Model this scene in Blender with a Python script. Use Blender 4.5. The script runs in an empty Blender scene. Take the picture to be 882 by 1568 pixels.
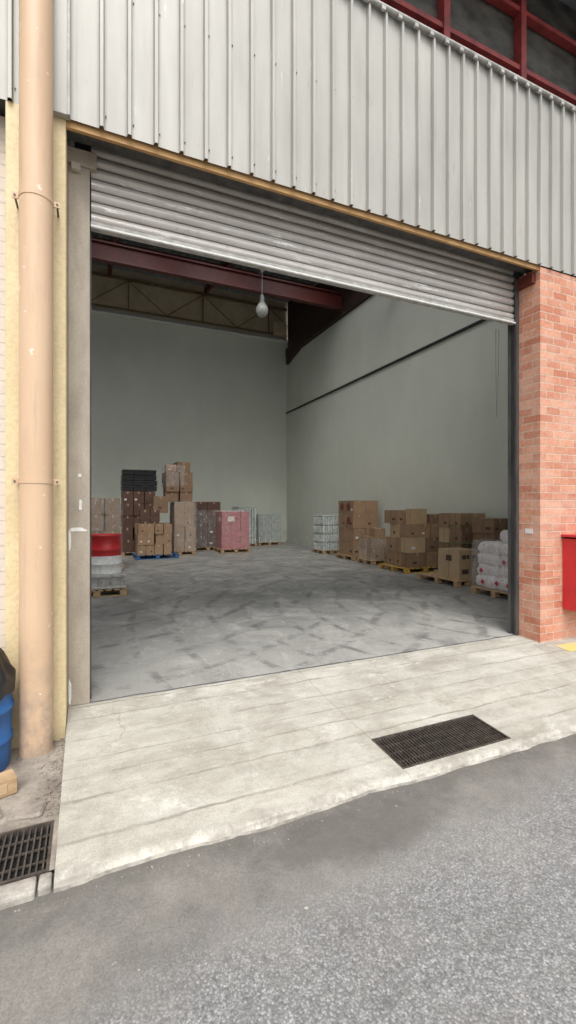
import bpy, bmesh, math, random
from mathutils import Vector, Matrix, noise
R = random.Random(7)
D = 4.05
scene = bpy.context.scene

# ------------------------------------------------------------------ materials
def newmat(name):
    m = bpy.data.materials.new(name); m.use_nodes = True
    nt = m.node_tree; b = nt.nodes["Principled BSDF"]
    return m, nt, b
def N(nt, t, **kw):
    n = nt.nodes.new(t)
    for k, v in kw.items(): setattr(n, k, v)
    return n
def coords(nt, scale=(1,1,1)):
    tc = N(nt, "ShaderNodeTexCoord"); mp = N(nt, "ShaderNodeMapping")
    mp.inputs["Scale"].default_value = scale
    nt.links.new(tc.outputs["Object"], mp.inputs["Vector"])
    return mp.outputs["Vector"]
def noise_n(nt, vec, scale, detail=5, rough=.6, dist=0):
    n = N(nt, "ShaderNodeTexNoise"); n.inputs["Scale"].default_value = scale
    n.inputs["Detail"].default_value = detail; n.inputs["Roughness"].default_value = rough
    n.inputs["Distortion"].default_value = dist
    nt.links.new(vec, n.inputs["Vector"]); return n.outputs["Fac"]
def ramp(nt, fac, stops):
    r = N(nt, "ShaderNodeValToRGB"); e = r.color_ramp.elements
    while len(e) < len(stops): e.new(.5)
    for i, (p, c) in enumerate(stops):
        e[i].position = p
        e[i].color = (c[0], c[1], c[2], 1) if isinstance(c, (tuple, list)) else (c, c, c, 1)
    nt.links.new(fac, r.inputs["Fac"]); return r.outputs["Color"]
def mix(nt, fac, a, b, mode="MIX"):
    m = N(nt, "ShaderNodeMix", data_type="RGBA", blend_type=mode)
    for i, v in ((0, fac), (6, a), (7, b)):
        if isinstance(v, (int, float)): m.inputs[i].default_value = v
        elif isinstance(v, tuple): m.inputs[i].default_value = (v[0], v[1], v[2], 1)
        else: nt.links.new(v, m.inputs[i])
    return m.outputs[2]
def math_n(nt, op, a, b=None, clamp=False):
    m = N(nt, "ShaderNodeMath", operation=op); m.use_clamp = clamp
    for i, v in ((0, a), (1, b)):
        if v is None: continue
        if isinstance(v, (int, float)): m.inputs[i].default_value = v
        else: nt.links.new(v, m.inputs[i])
    return m.outputs[0]
def bump(nt, b, h, strength=.3, dist=.01, prev=None):
    n = N(nt, "ShaderNodeBump"); n.inputs["Strength"].default_value = strength
    n.inputs["Distance"].default_value = dist
    nt.links.new(h, n.inputs["Height"])
    if prev: nt.links.new(prev, n.inputs["Normal"])
    nt.links.new(n.outputs["Normal"], b.inputs["Normal"]); return n.outputs["Normal"]
def cracks(nt, v, scale, width, dist=.35):
    wn = N(nt, "ShaderNodeTexNoise"); wn.inputs["Scale"].default_value = 3; wn.inputs["Detail"].default_value = 6
    nt.links.new(v, wn.inputs["Vector"])
    sc = N(nt, "ShaderNodeVectorMath", operation="SCALE"); sc.inputs["Scale"].default_value = dist
    nt.links.new(wn.outputs["Color"], sc.inputs[0])
    ad = N(nt, "ShaderNodeVectorMath", operation="ADD"); nt.links.new(v, ad.inputs[0]); nt.links.new(sc.outputs[0], ad.inputs[1])
    vo = N(nt, "ShaderNodeTexVoronoi", feature="DISTANCE_TO_EDGE"); vo.inputs["Scale"].default_value = scale
    nt.links.new(ad.outputs[0], vo.inputs["Vector"])
    return ramp(nt, vo.outputs["Distance"], [(0, 1), (width, 0)])

def simple(name, c1, c2=None, scale=4, rough=.6, bmp=.1, stretch=(1,1,1), metal=0, lo=.35, hi=.65, fine=None):
    m, nt, b = newmat(name)
    if c2 is None: c2 = tuple(x*.75 for x in c1)
    v = coords(nt, stretch)
    f = noise_n(nt, v, scale, 4)
    col = ramp(nt, f, [(lo, c2), (hi, c1)])
    if fine:
        f2 = noise_n(nt, coords(nt), fine, 4, .7)
        col = mix(nt, 1.0, col, ramp(nt, f2, [(.3, .78), (.7, 1.0)]), "MULTIPLY")
    nt.links.new(col, b.inputs["Base Color"])
    b.inputs["Roughness"].default_value = rough; b.inputs["Metallic"].default_value = metal
    if bmp > .1: bump(nt, b, noise_n(nt, coords(nt), 60, 3), bmp, .004)
    return m

def brick_mat(name, c1, c2, mortar, whit=.0, rowh=.094, bw=.25):
    m, nt, b = newmat(name)
    tc = N(nt, "ShaderNodeTexCoord"); sx = N(nt, "ShaderNodeSeparateXYZ")
    nt.links.new(tc.outputs["Object"], sx.inputs[0])
    xy = math_n(nt, "ADD", sx.outputs[0], sx.outputs[1])
    cb = N(nt, "ShaderNodeCombineXYZ")
    nt.links.new(xy, cb.inputs[0]); nt.links.new(sx.outputs[2], cb.inputs[1])
    wob = N(nt, "ShaderNodeTexNoise"); wob.inputs["Scale"].default_value = 9
    nt.links.new(tc.outputs["Object"], wob.inputs["Vector"])
    sc = N(nt, "ShaderNodeVectorMath", operation="SCALE"); sc.inputs["Scale"].default_value = .012
    nt.links.new(wob.outputs["Color"], sc.inputs[0])
    ad = N(nt, "ShaderNodeVectorMath", operation="ADD")
    nt.links.new(cb.outputs[0], ad.inputs[0]); nt.links.new(sc.outputs[0], ad.inputs[1])
    br = N(nt, "ShaderNodeTexBrick")
    br.inputs["Scale"].default_value = 1; br.inputs["Brick Width"].default_value = bw
    br.inputs["Row Height"].default_value = rowh; br.inputs["Mortar Size"].default_value = .006
    br.inputs["Mortar Smooth"].default_value = .3; br.inputs["Bias"].default_value = 0
    br.inputs["Color1"].default_value = (*c1, 1); br.inputs["Color2"].default_value = (*c2, 1)
    br.inputs["Mortar"].default_value = (*mortar, 1)
    nt.links.new(ad.outputs[0], br.inputs["Vector"])
    v = coords(nt)
    col = mix(nt, 1.0, br.outputs["Color"], ramp(nt, noise_n(nt, v, 30), [(.3, .75), (.65, 1.08)]), "MULTIPLY")
    f = ramp(nt, noise_n(nt, coords(nt, (1,1,2.2)), 2.0, 5), [(.42, 0), (.70, .6)])
    col = mix(nt, f, col, (.66, .44, .34))
    sm = ramp(nt, noise_n(nt, coords(nt, (1,1,.5)), 3.5, 6, .7), [(.62, 0), (.75, .55)])
    col = mix(nt, sm, col, (.68, .58, .50))
    dk = ramp(nt, noise_n(nt, coords(nt, (1.5,1.5,.5)), 2.6, 6, .7), [(.6, 0), (.8, .5)])
    col = mix(nt, dk, col, (.24, .12, .09))
    if whit: col = mix(nt, whit, col, (.72, .68, .62))
    nt.links.new(col, b.inputs["Base Color"]); b.inputs["Roughness"].default_value = .85
    inv = math_n(nt, "SUBTRACT", 1.0, br.outputs["Fac"])
    n1 = bump(nt, b, inv, .8, .008)
    bump(nt, b, noise_n(nt, v, 90), .35, .004, n1)
    return m

M = {}
M["brick"] = brick_mat("red_brick", (.46,.165,.095), (.62,.30,.19), (.58,.46,.36))
M["brick_pale"] = brick_mat("painted_brick", (.55,.45,.36), (.6,.5,.4), (.45,.40,.34), .5)
M["cream"] = simple("cream_paint", (.80,.66,.40), (.72,.58,.34), 3, .6, .15, fine=30)
M["pilaster"] = simple("weathered_concrete", (.50,.44,.365), (.36,.31,.255), 5, .8, .3, (1,1,.35), fine=60)
M["whitepaint"] = simple("white_paint", (.78,.78,.75), (.62,.62,.6), 20, .7, .2)
M["fascia"] = simple("ochre_rusty_steel", (.50,.30,.12), (.38,.21,.085), 8, .7, .2, (.3,1,1))
M["truss"] = simple("truss_steel", (.24,.17,.09), (.17,.11,.06), 8, .7, .1)
M["maroon"] = simple("maroon_steel_paint", (.12,.020,.014), (.08,.014,.010), 5, .5, .05)
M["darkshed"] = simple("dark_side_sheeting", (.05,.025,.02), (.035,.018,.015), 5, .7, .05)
M["redsteel"] = simple("red_steel_paint", (.24,.03,.028), (.14,.018,.017), 6, .5, .05)
M["roofdark"] = simple("roof_underside", (.20,.215,.22), (.13,.14,.145), 3, .6, .05)
M["tan"] = simple("tan_wall_sheet", (.66,.56,.40), (.54,.45,.32), 2, .7, .05)
M["guide"] = simple("dark_guide_steel", (.09,.085,.08), (.04,.04,.04), 10, .5, .1, (1,1,.2))
M["black"] = simple("black_plastic", (.015,.015,.017), (.01,.01,.01), 10, .35, .1)
M["rubber"] = simple("black_cable", (.02,.02,.02), (.015,.015,.015), 10, .6, 0)
M["blue"] = simple("blue_plastic", (.02,.13,.36), (.015,.09,.27), 4, .45, .05)
M["redpaint"] = simple("red_enamel", (.55,.03,.035), (.47,.025,.03), 5, .35, .03)
M["yellow"] = simple("yellow_line_paint", (.62,.45,.12), (.5,.42,.26), 14, .8, .2, lo=.4, hi=.6)
M["iron"] = simple("grate_iron", (.10,.08,.065), (.045,.038,.032), 25, .6, .3, metal=.2)
M["pit"] = simple("drain_pit", (.012,.012,.012), (.006,.006,.006), 10, .9, 0)
M["wood"] = simple("pallet_wood", (.46,.32,.18), (.32,.21,.115), 7, .8, .2, (1,1,4))
M["palblue"] = simple("pallet_blue", (.03,.13,.33), (.05,.09,.17), 9, .7, .1)
M["palyel"] = simple("pallet_yellow", (.55,.36,.06), (.36,.22,.07), 9, .7, .1)
M["ctn1"] = simple("cardboard_a", (.33,.215,.13), (.28,.18,.105), 5, .8, .08)
M["ctn2"] = simple("cardboard_b", (.25,.155,.095), (.20,.125,.075), 5, .8, .08)
M["ctn3"] = simple("cardboard_c", (.46,.33,.20), (.41,.29,.17), 5, .8, .08)
M["ctnd"] = simple("cardboard_dark", (.12,.065,.045), (.085,.045,.032), 5, .8, .08)
M["tape"] = simple("packing_tape", (.40,.29,.17), (.34,.24,.14), 10, .3, 0)
M["label"] = simple("paper_label", (.7,.68,.64), (.6,.58,.55), 20, .7, 0)
M["ink"] = simple("printed_ink", (.05,.035,.03), (.07,.05,.04), 20, .7, 0)
M["inkred"] = simple("printed_red", (.5,.03,.06), (.4,.03,.05), 20, .6, 0)
M["pink"] = simple("pink_packs", (.50,.15,.16), (.33,.08,.09), 7, .5, .1, (1,1,2.5))
M["bottle"] = simple("bottled_water_packs", (.66,.70,.67), (.36,.42,.38), 9, .3, .1, (1,1,.5))
M["bag"] = simple("white_poly_bag", (.78,.74,.72), (.66,.59,.59), 6, .4, .4)
M["green"] = simple("green_strap", (.03,.24,.09), (.02,.18,.07), 6, .5, 0)
M["lampmetal"] = simple("lamp_housing", (.35,.36,.34), (.25,.26,.25), 6, .4, 0)
M["galv"] = simple("galvanised_cap", (.46,.45,.42), (.30,.29,.27), 12, .5, .1, (1,1,1))
M["mesh"] = simple("dark_louvre_panel", (.085,.08,.065), (.02,.02,.017), 2.5, .45, .2, (1,1,2), fine=50)

def pipemat():
    m, nt, b = newmat("beige_pipe_paint")
    c = ramp(nt, noise_n(nt, coords(nt, (1,1,.3)), 2.2), [(.35, (.56,.385,.245)), (.65, (.62,.44,.29))])
    c = mix(nt, ramp(nt, noise_n(nt, coords(nt, (3,3,.35)), 4, 6, .7), [(.54, 0), (.72, .5)]), c, (.40,.285,.19))
    tc = N(nt, "ShaderNodeTexCoord"); s = N(nt, "ShaderNodeSeparateXYZ"); nt.links.new(tc.outputs["Object"], s.inputs[0])
    low = math_n(nt, "MULTIPLY", ramp(nt, s.outputs[2], [(0, 1), (.8, 0)]), ramp(nt, noise_n(nt, coords(nt), 9, 6, .7), [(.42, .1), (.62, .9)]))
    c = mix(nt, low, c, (.34,.26,.20))
    sp = ramp(nt, noise_n(nt, coords(nt), 16, 3, .5), [(.69, 0), (.72, .8)])
    c = mix(nt, sp, c, (.74,.64,.52))
    nt.links.new(c, b.inputs["Base Color"]); b.inputs["Roughness"].default_value = .5
    bump(nt, b, noise_n(nt, coords(nt, (1,1,.4)), 12, 3), .15, .006)
    return m
M["pipe"] = pipemat()

def wallmat():
    m, nt, b = newmat("painted_interior_wall")
    v = coords(nt)
    c = ramp(nt, noise_n(nt, v, .5, 3), [(.3, (.61,.635,.555)), (.7, (.665,.69,.61))])
    c = mix(nt, 1.0, c, ramp(nt, noise_n(nt, coords(nt, (1,1,.4)), 1.5, 5), [(.25, .94), (.6, 1.0)]), "MULTIPLY")
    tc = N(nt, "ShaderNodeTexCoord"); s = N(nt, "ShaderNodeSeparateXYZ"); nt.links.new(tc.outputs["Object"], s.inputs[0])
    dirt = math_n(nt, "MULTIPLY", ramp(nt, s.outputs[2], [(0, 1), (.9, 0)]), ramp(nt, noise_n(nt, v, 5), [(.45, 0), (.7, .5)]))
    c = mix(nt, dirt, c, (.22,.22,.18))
    scf = ramp(nt, noise_n(nt, coords(nt, (1,1,2.5)), 3.5, 6, .7), [(.66, 0), (.74, .3)])
    c = mix(nt, scf, c, (.38,.39,.34))
    nt.links.new(c, b.inputs["Base Color"]); b.inputs["Roughness"].default_value = .75
    return m
M["wall"] = wallmat()

def cladmat():
    m, nt, b = newmat("weathered_grey_cladding")
    c = ramp(nt, noise_n(nt, coords(nt, (1,1,.12)), 6, 6), [(.3, (.35,.34,.31)), (.7, (.43,.42,.385))])
    c = mix(nt, 1.0, c, ramp(nt, noise_n(nt, coords(nt, (1,1,.5)), .9, 4), [(.3, .82), (.7, 1.03)]), "MULTIPLY")
    st = ramp(nt, noise_n(nt, coords(nt, (8,8,.9)), 3.0, 5, .7), [(.66, 0), (.74, .8)])
    c = mix(nt, st, c, (.66,.65,.62))
    rs = ramp(nt, noise_n(nt, coords(nt, (4,4,.7)), 4.0, 4, .6), [(.64, 0), (.8, .55)])
    c = mix(nt, rs, c, (.22,.17,.13))
    tc = N(nt, "ShaderNodeTexCoord"); s = N(nt, "ShaderNodeSeparateXYZ"); nt.links.new(tc.outputs["Object"], s.inputs[0])
    fr = math_n(nt, "FRACT", math_n(nt, "DIVIDE", math_n(nt, "ADD", s.outputs[0], 10.0), .2))
    tri = math_n(nt, "ABSOLUTE", math_n(nt, "SUBTRACT", fr, .5))
    rib = math_n(nt, "MULTIPLY", ramp(nt, tri, [(.08, 0), (.11, 1), (.14, 1), (.2, 0)]), ramp(nt, noise_n(nt, coords(nt, (1,1,.3)), 5, 4), [(.35, .1), (.6, .45)]))
    c = mix(nt, rib, c, (.22,.20,.17))
    nt.links.new(c, b.inputs["Base Color"]); b.inputs["Roughness"].default_value = .5
    b.inputs["Metallic"].default_value = .15
    bump(nt, b, noise_n(nt, coords(nt, (1,1,.3)), 8, 3), .12, .01)
    return m
M["clad"] = cladmat()
def shuttermat():
    m, nt, b = newmat("worn_shutter_steel")
    c = ramp(nt, noise_n(nt, coords(nt, (.25,1,1)), 7, 6), [(.3, (.50,.47,.435)), (.7, (.66,.63,.59))])
    st = ramp(nt, noise_n(nt, coords(nt, (.8,1,9)), 2.4, 5, .65), [(.60, 0), (.64, 1)])
    c = mix(nt, st, c, (.88,.87,.84))
    d = ramp(nt, noise_n(nt, coords(nt, (1,1,1)), 10, 6, .7), [(.60, 0), (.8, .6)])
    c = mix(nt, d, c, (.2,.16,.12))
    tc = N(nt, "ShaderNodeTexCoord"); s = N(nt, "ShaderNodeSeparateXYZ"); nt.links.new(tc.outputs["Object"], s.inputs[0])
    fr = math_n(nt, "FRACT", math_n(nt, "DIVIDE", math_n(nt, "SUBTRACT", s.outputs[2], 3.96), .094))
    jt = ramp(nt, math_n(nt, "ABSOLUTE", math_n(nt, "SUBTRACT", fr, .93)), [(.0, .8), (.09, 0)])
    c = mix(nt, jt, c, (.07,.06,.055))
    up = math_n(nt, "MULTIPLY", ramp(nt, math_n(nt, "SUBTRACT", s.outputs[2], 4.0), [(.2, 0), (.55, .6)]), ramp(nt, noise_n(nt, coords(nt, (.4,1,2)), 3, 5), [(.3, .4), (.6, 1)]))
    c = mix(nt, up, c, (.25,.22,.17))  # shade under the fascia painted in as a brownish darkening upwards
    nt.links.new(c, b.inputs["Base Color"]); b.inputs["Roughness"].default_value = .36
    b.inputs["Metallic"].default_value = .2
    return m
M["shutter"] = shuttermat()

def floormat():
    m, nt, b = newmat("interior_concrete_floor")
    v = coords(nt)
    c = ramp(nt, noise_n(nt, v, .9, 9, .68, .6), [(.28, (.17,.175,.165)), (.5, (.235,.235,.222)), (.72, (.32,.315,.295))])
    # wispy pale dust, two scales
    sw = ramp(nt, noise_n(nt, coords(nt, (.9,.8,1)), 1.3, 12, .78, .5), [(.50, 0), (.56, .4), (.68, .85)])
    c = mix(nt, sw, c, (.45,.44,.41))
    s2 = ramp(nt, noise_n(nt, coords(nt, (1.3,.7,1)), 5.0, 9, .76, .8), [(.56, 0), (.66, .55)])
    c = mix(nt, s2, c, (.50,.49,.46))
    tc = N(nt, "ShaderNodeTexCoord"); s = N(nt, "ShaderNodeSeparateXYZ"); nt.links.new(tc.outputs["Object"], s.inputs[0])
    yy = math_n(nt, "DIVIDE", math_n(nt, "ADD", s.outputs[1], math_n(nt, "MULTIPLY", noise_n(nt, v, .8, 7, .74), 4.0)), 10.0)
    dz = ramp(nt, yy, [(.18, .55), (.5, 0)])
    c = mix(nt, dz, c, (.43,.42,.39))  # daylight from the door painted in: floor paler near the opening
    dk = ramp(nt, noise_n(nt, coords(nt, (1,1,1)), 1.4, 10, .74, .5), [(.52, 0), (.68, .6)])
    c = mix(nt, dk, c, (.13,.135,.13))
    # curved tyre scuffs
    for (lx, ly, sc_) in ((1.0,-6,.45), (-6.5,-1.5,.6)):
        wv = N(nt, "ShaderNodeTexWave", wave_type="RINGS", rings_direction="Z"); wv.inputs["Scale"].default_value = sc_
        wv.inputs["Distortion"].default_value = 2; wv.inputs["Detail"].default_value = 4; wv.inputs["Detail Scale"].default_value = .8
        mp = N(nt, "ShaderNodeMapping"); mp.inputs["Location"].default_value = (lx,ly,0)
        nt.links.new(v, mp.inputs["Vector"]); nt.links.new(mp.outputs[0], wv.inputs["Vector"])
        ty = math_n(nt, "MULTIPLY", ramp(nt, wv.outputs["Fac"], [(.88, 0), (.98, .7)]), ramp(nt, noise_n(nt, v, 1.3+sc_, 8, .75), [(.47, 0), (.58, .9)]))
        c = mix(nt, ty, c, (.10,.10,.095))
    c = mix(nt, 1.0, c, ramp(nt, noise_n(nt, v, 45, 4, .8), [(.3, .78), (.7, 1.08)]), "MULTIPLY")
    nt.links.new(c, b.inputs["Base Color"])
    r = ramp(nt, noise_n(nt, v, 2, 4), [(.3, .42), (.7, .68)]); nt.links.new(r, b.inputs["Roughness"])
    return m
M["floor"] = floormat()

def apronmat():
    m, nt, b = newmat("broom_concrete_apron")
    v = coords(nt)
    c = ramp(nt, noise_n(nt, v, 1.5, 10, .72, .5), [(.28, (.31,.29,.24)), (.5, (.45,.43,.37)), (.72, (.57,.555,.50))])
    c = mix(nt, 1.0, c, ramp(nt, noise_n(nt, coords(nt, (.25,1.5,1)), 5, 7, .75), [(.3, .78), (.65, 1.04)]), "MULTIPLY")
    c = mix(nt, 1.0, c, ramp(nt, noise_n(nt, v, 110, 3, .8), [(.25, .70), (.6, 1.05)]), "MULTIPLY")
    c = mix(nt, ramp(nt, noise_n(nt, coords(nt, (.8,1,1)), 2.3, 10, .78, .8), [(.50, 0), (.68, .6)]), c, (.24,.215,.175))
    c = mix(nt, ramp(nt, noise_n(nt, coords(nt, (1,1,1)), 7, 8, .8, .3), [(.57, 0), (.68, .5)]), c, (.26,.235,.195))
    c = mix(nt, ramp(nt, noise_n(nt, coords(nt, (.7,1,1)), 3.1, 9, .8, .2), [(.56, 0), (.66, .55)]), c, (.66,.65,.60))
    tc = N(nt, "ShaderNodeTexCoord"); s = N(nt, "ShaderNodeSeparateXYZ"); nt.links.new(tc.outputs["Object"], s.inputs[0])
    wob = math_n(nt, "MULTIPLY", noise_n(nt, v, 2.5, 5), .07)
    # trowel grooves at uneven spacing
    slow = math_n(nt, "MULTIPLY", math_n(nt, "SINE", math_n(nt, "MULTIPLY", s.outputs[1], 7.0)), .045)
    wy = math_n(nt, "ADD", math_n(nt, "ADD", s.outputs[1], wob), slow)
    fr = math_n(nt, "FRACT", math_n(nt, "DIVIDE", math_n(nt, "ADD", wy, 10.0), .235))
    tri = math_n(nt, "ABSOLUTE", math_n(nt, "SUBTRACT", fr, .5))
    wid = math_n(nt, "DIVIDE", tri, math_n(nt, "ADD", .25, math_n(nt, "MULTIPLY", noise_n(nt, coords(nt, (1,1,1)), 3.5, 6, .75), 1.9)))
    line = ramp(nt, wid, [(.0, 1), (.015, .9), (.05, 0)])
    vary = ramp(nt, noise_n(nt, coords(nt, (.8,1.6,1)), 1.8, 8, .78), [(.42, .04), (.60, .75)])
    lm = math_n(nt, "MULTIPLY", line, vary)
    c = mix(nt, lm, c, (.17,.15,.115))
    jx = math_n(nt, "ABSOLUTE", math_n(nt, "SUBTRACT", math_n(nt, "ADD", s.outputs[0], wob), 1.92))
    j = math_n(nt, "MULTIPLY", ramp(nt, jx, [(.0, 1), (.008, 0)]), .4)
    c = mix(nt, j, c, (.17,.15,.115))
    cr = math_n(nt, "MULTIPLY", cracks(nt, v, .6, .0035), ramp(nt, noise_n(nt, v, 1.2, 3), [(.5, 0), (.62, .5)]))
    c = mix(nt, cr, c, (.15,.13,.10))
    ed = math_n(nt, "ADD", s.outputs[1], math_n(nt, "MULTIPLY", math_n(nt, "SUBTRACT", noise_n(nt, coords(nt, (.6,1,1)), 8, 9, .82), .5), .30))
    e0 = math_n(nt, "ADD", ed, 2.0)
    nose = math_n(nt, "MULTIPLY", ramp(nt, e0, [(.27, 1), (.33, 0)]), ramp(nt, noise_n(nt, v, 3.2, 6, .7), [(.38, .1), (.6, .8)]))
    c = mix(nt, nose, c, (.62,.60,.55))
    gr = math_n(nt, "MULTIPLY", ramp(nt, e0, [(.27, 1), (.40, 0)]), ramp(nt, noise_n(nt, v, 4, 8, .75), [(.48, 0), (.58, .7)]))
    c = mix(nt, gr, c, (.21,.19,.16))
    nt.links.new(c, b.inputs["Base Color"]); b.inputs["Roughness"].default_value = .88
    inv = math_n(nt, "SUBTRACT", 1.0, lm)
    n1 = bump(nt, b, inv, .5, .006)
    bump(nt, b, noise_n(nt, v, 70, 4, .7), .35, .004, n1)
    return m
M["apron"] = apronmat()

def asphaltmat():
    m, nt, b = newmat("asphalt")
    v = coords(nt)
    vo = N(nt, "ShaderNodeTexVoronoi"); vo.inputs["Scale"].default_value = 115
    vo.inputs["Randomness"].default_value = 1
    nt.links.new(v, vo.inputs["Vector"])
    sp = N(nt, "ShaderNodeSeparateColor"); nt.links.new(vo.outputs["Color"], sp.inputs[0])
    stone = ramp(nt, sp.outputs[0], [(.0, (.14,.14,.14)), (.4, (.215,.215,.215)), (.8, (.31,.31,.305)), (1, (.42,.42,.41))])
    edge = ramp(nt, vo.outputs["Distance"], [(.3, 1.0), (.8, .5)])
    coarse = mix(nt, 1.0, stone, edge, "MULTIPLY")
    coarse = mix(nt, .30, coarse, (.215,.213,.21))
    coarse = mix(nt, 1.0, coarse, ramp(nt, noise_n(nt, v, 20, 6, .75), [(.3, .72), (.7, 1.25)]), "MULTIPLY")
    fine = ramp(nt, noise_n(nt, v, 110, 4, .85), [(.3, (.115,.108,.098)), (.7, (.25,.237,.218))])
    fine = mix(nt, 1.0, fine, ramp(nt, noise_n(nt, v, 3, 9, .74, .6), [(.3, .72), (.7, 1.22)]), "MULTIPLY")
    tc = N(nt, "ShaderNodeTexCoord"); s = N(nt, "ShaderNodeSeparateXYZ"); nt.links.new(tc.outputs["Object"], s.inputs[0])
    wn = math_n(nt, "MULTIPLY", math_n(nt, "SUBTRACT", noise_n(nt, v, 1.5, 9, .74), .5), .8)
    lim = math_n(nt, "ADD", math_n(nt, "ADD", s.outputs[1], math_n(nt, "MULTIPLY", s.outputs[0], -.10)), wn)
    mask = ramp(nt, math_n(nt, "ADD", lim, 3.0), [(.52, .0), (.78, 1)])
    c = mix(nt, mask, coarse, fine)
    c = mix(nt, ramp(nt, noise_n(nt, v, 1.1, 8, .7), [(.5, 0), (.72, .4)]), c, (.31,.29,.255))
    c = mix(nt, ramp(nt, noise_n(nt, coords(nt, (.5,1,1)), 1.7, 9, .74, 1.0), [(.53, 0), (.72, .5)]), c, (.095,.09,.083))
    ed = math_n(nt, "ADD", math_n(nt, "ADD", s.outputs[1], 2.45), math_n(nt, "MULTIPLY", math_n(nt, "SUBTRACT", noise_n(nt, v, 3.5, 9, .76), .5), .7))
    c = mix(nt, ramp(nt, ed, [(.52, 0), (.72, .6)]), c, (.09,.083,.072))
    # dark worn blotch in front of the drain
    dx = math_n(nt, "MULTIPLY", math_n(nt, "SUBTRACT", s.outputs[0], 1.35), .9); dy = math_n(nt, "MULTIPLY", math_n(nt, "ADD", s.outputs[1], 1.95), 2.6)
    rr = math_n(nt, "SQRT", math_n(nt, "ADD", math_n(nt, "MULTIPLY", dx, dx), math_n(nt, "MULTIPLY", dy, dy)))
    rr = math_n(nt, "ADD", rr, math_n(nt, "MULTIPLY", math_n(nt, "SUBTRACT", noise_n(nt, v, 4, 8, .72), .5), .9))
    c = mix(nt, ramp(nt, rr, [(.40, .55), (.62, 0)]), c, (.095,.088,.08))
    cr = math_n(nt, "MULTIPLY", cracks(nt, v, .9, .0035, .5), math_n(nt, "MULTIPLY", mask, ramp(nt, noise_n(nt, v, 1.3, 3), [(.5, 0), (.6, .5)])))
    c = mix(nt, cr, c, (.06,.055,.05))
    fl = ramp(nt, noise_n(nt, v, 24, 2, .5), [(.755, 0), (.775, .7)])
    c = mix(nt, fl, c, (.5,.48,.42))
    nt.links.new(c, b.inputs["Base Color"]); b.inputs["Roughness"].default_value = .85
    n1 = bump(nt, b, math_n(nt, "MULTIPLY", math_n(nt, "SUBTRACT", 1.0, vo.outputs["Distance"]), math_n(nt, "SUBTRACT", 1.0, math_n(nt, "MULTIPLY", mask, .8))), .45, .005)
    bump(nt, b, noise_n(nt, v, 150, 3), .25, .003, n1)
    return m
M["asphalt"] = asphaltmat()
M["pavement"] = simple("dirty_pavement", (.36,.32,.27), (.20,.17,.14), 5, .9, .5, fine=40)
M["kerb"] = simple("kerb_concrete", (.47,.44,.39), (.22,.20,.17), 9, .9, .5, fine=60)

def wrapmat():
    m, nt, b = newmat("stretch_wrap_film")
    b.inputs["Base Color"].default_value = (.85,.86,.84,1); b.inputs["Roughness"].default_value = .15
    v = coords(nt, (1,1,.6))
    a = ramp(nt, noise_n(nt, v, 9, 6, .75, 1.8), [(.42, .06), (.6, .28), (.72, .75)])
    nt.links.new(a, b.inputs["Alpha"])
    bump(nt, b, noise_n(nt, v, 14, 4, .6, 2), 1.0, .04)
    return m
M["wrap"] = wrapmat()
def glassmat():
    m, nt, b = newmat("lamp_glass")
    v = coords(nt); nt.links.new(ramp(nt, noise_n(nt, v, 8), [(.3, (.42,.43,.40)), (.7, (.55,.56,.52))]), b.inputs["Base Color"])
    b.inputs["Roughness"].default_value = .1; return m
M["lampglass"] = glassmat()

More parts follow.
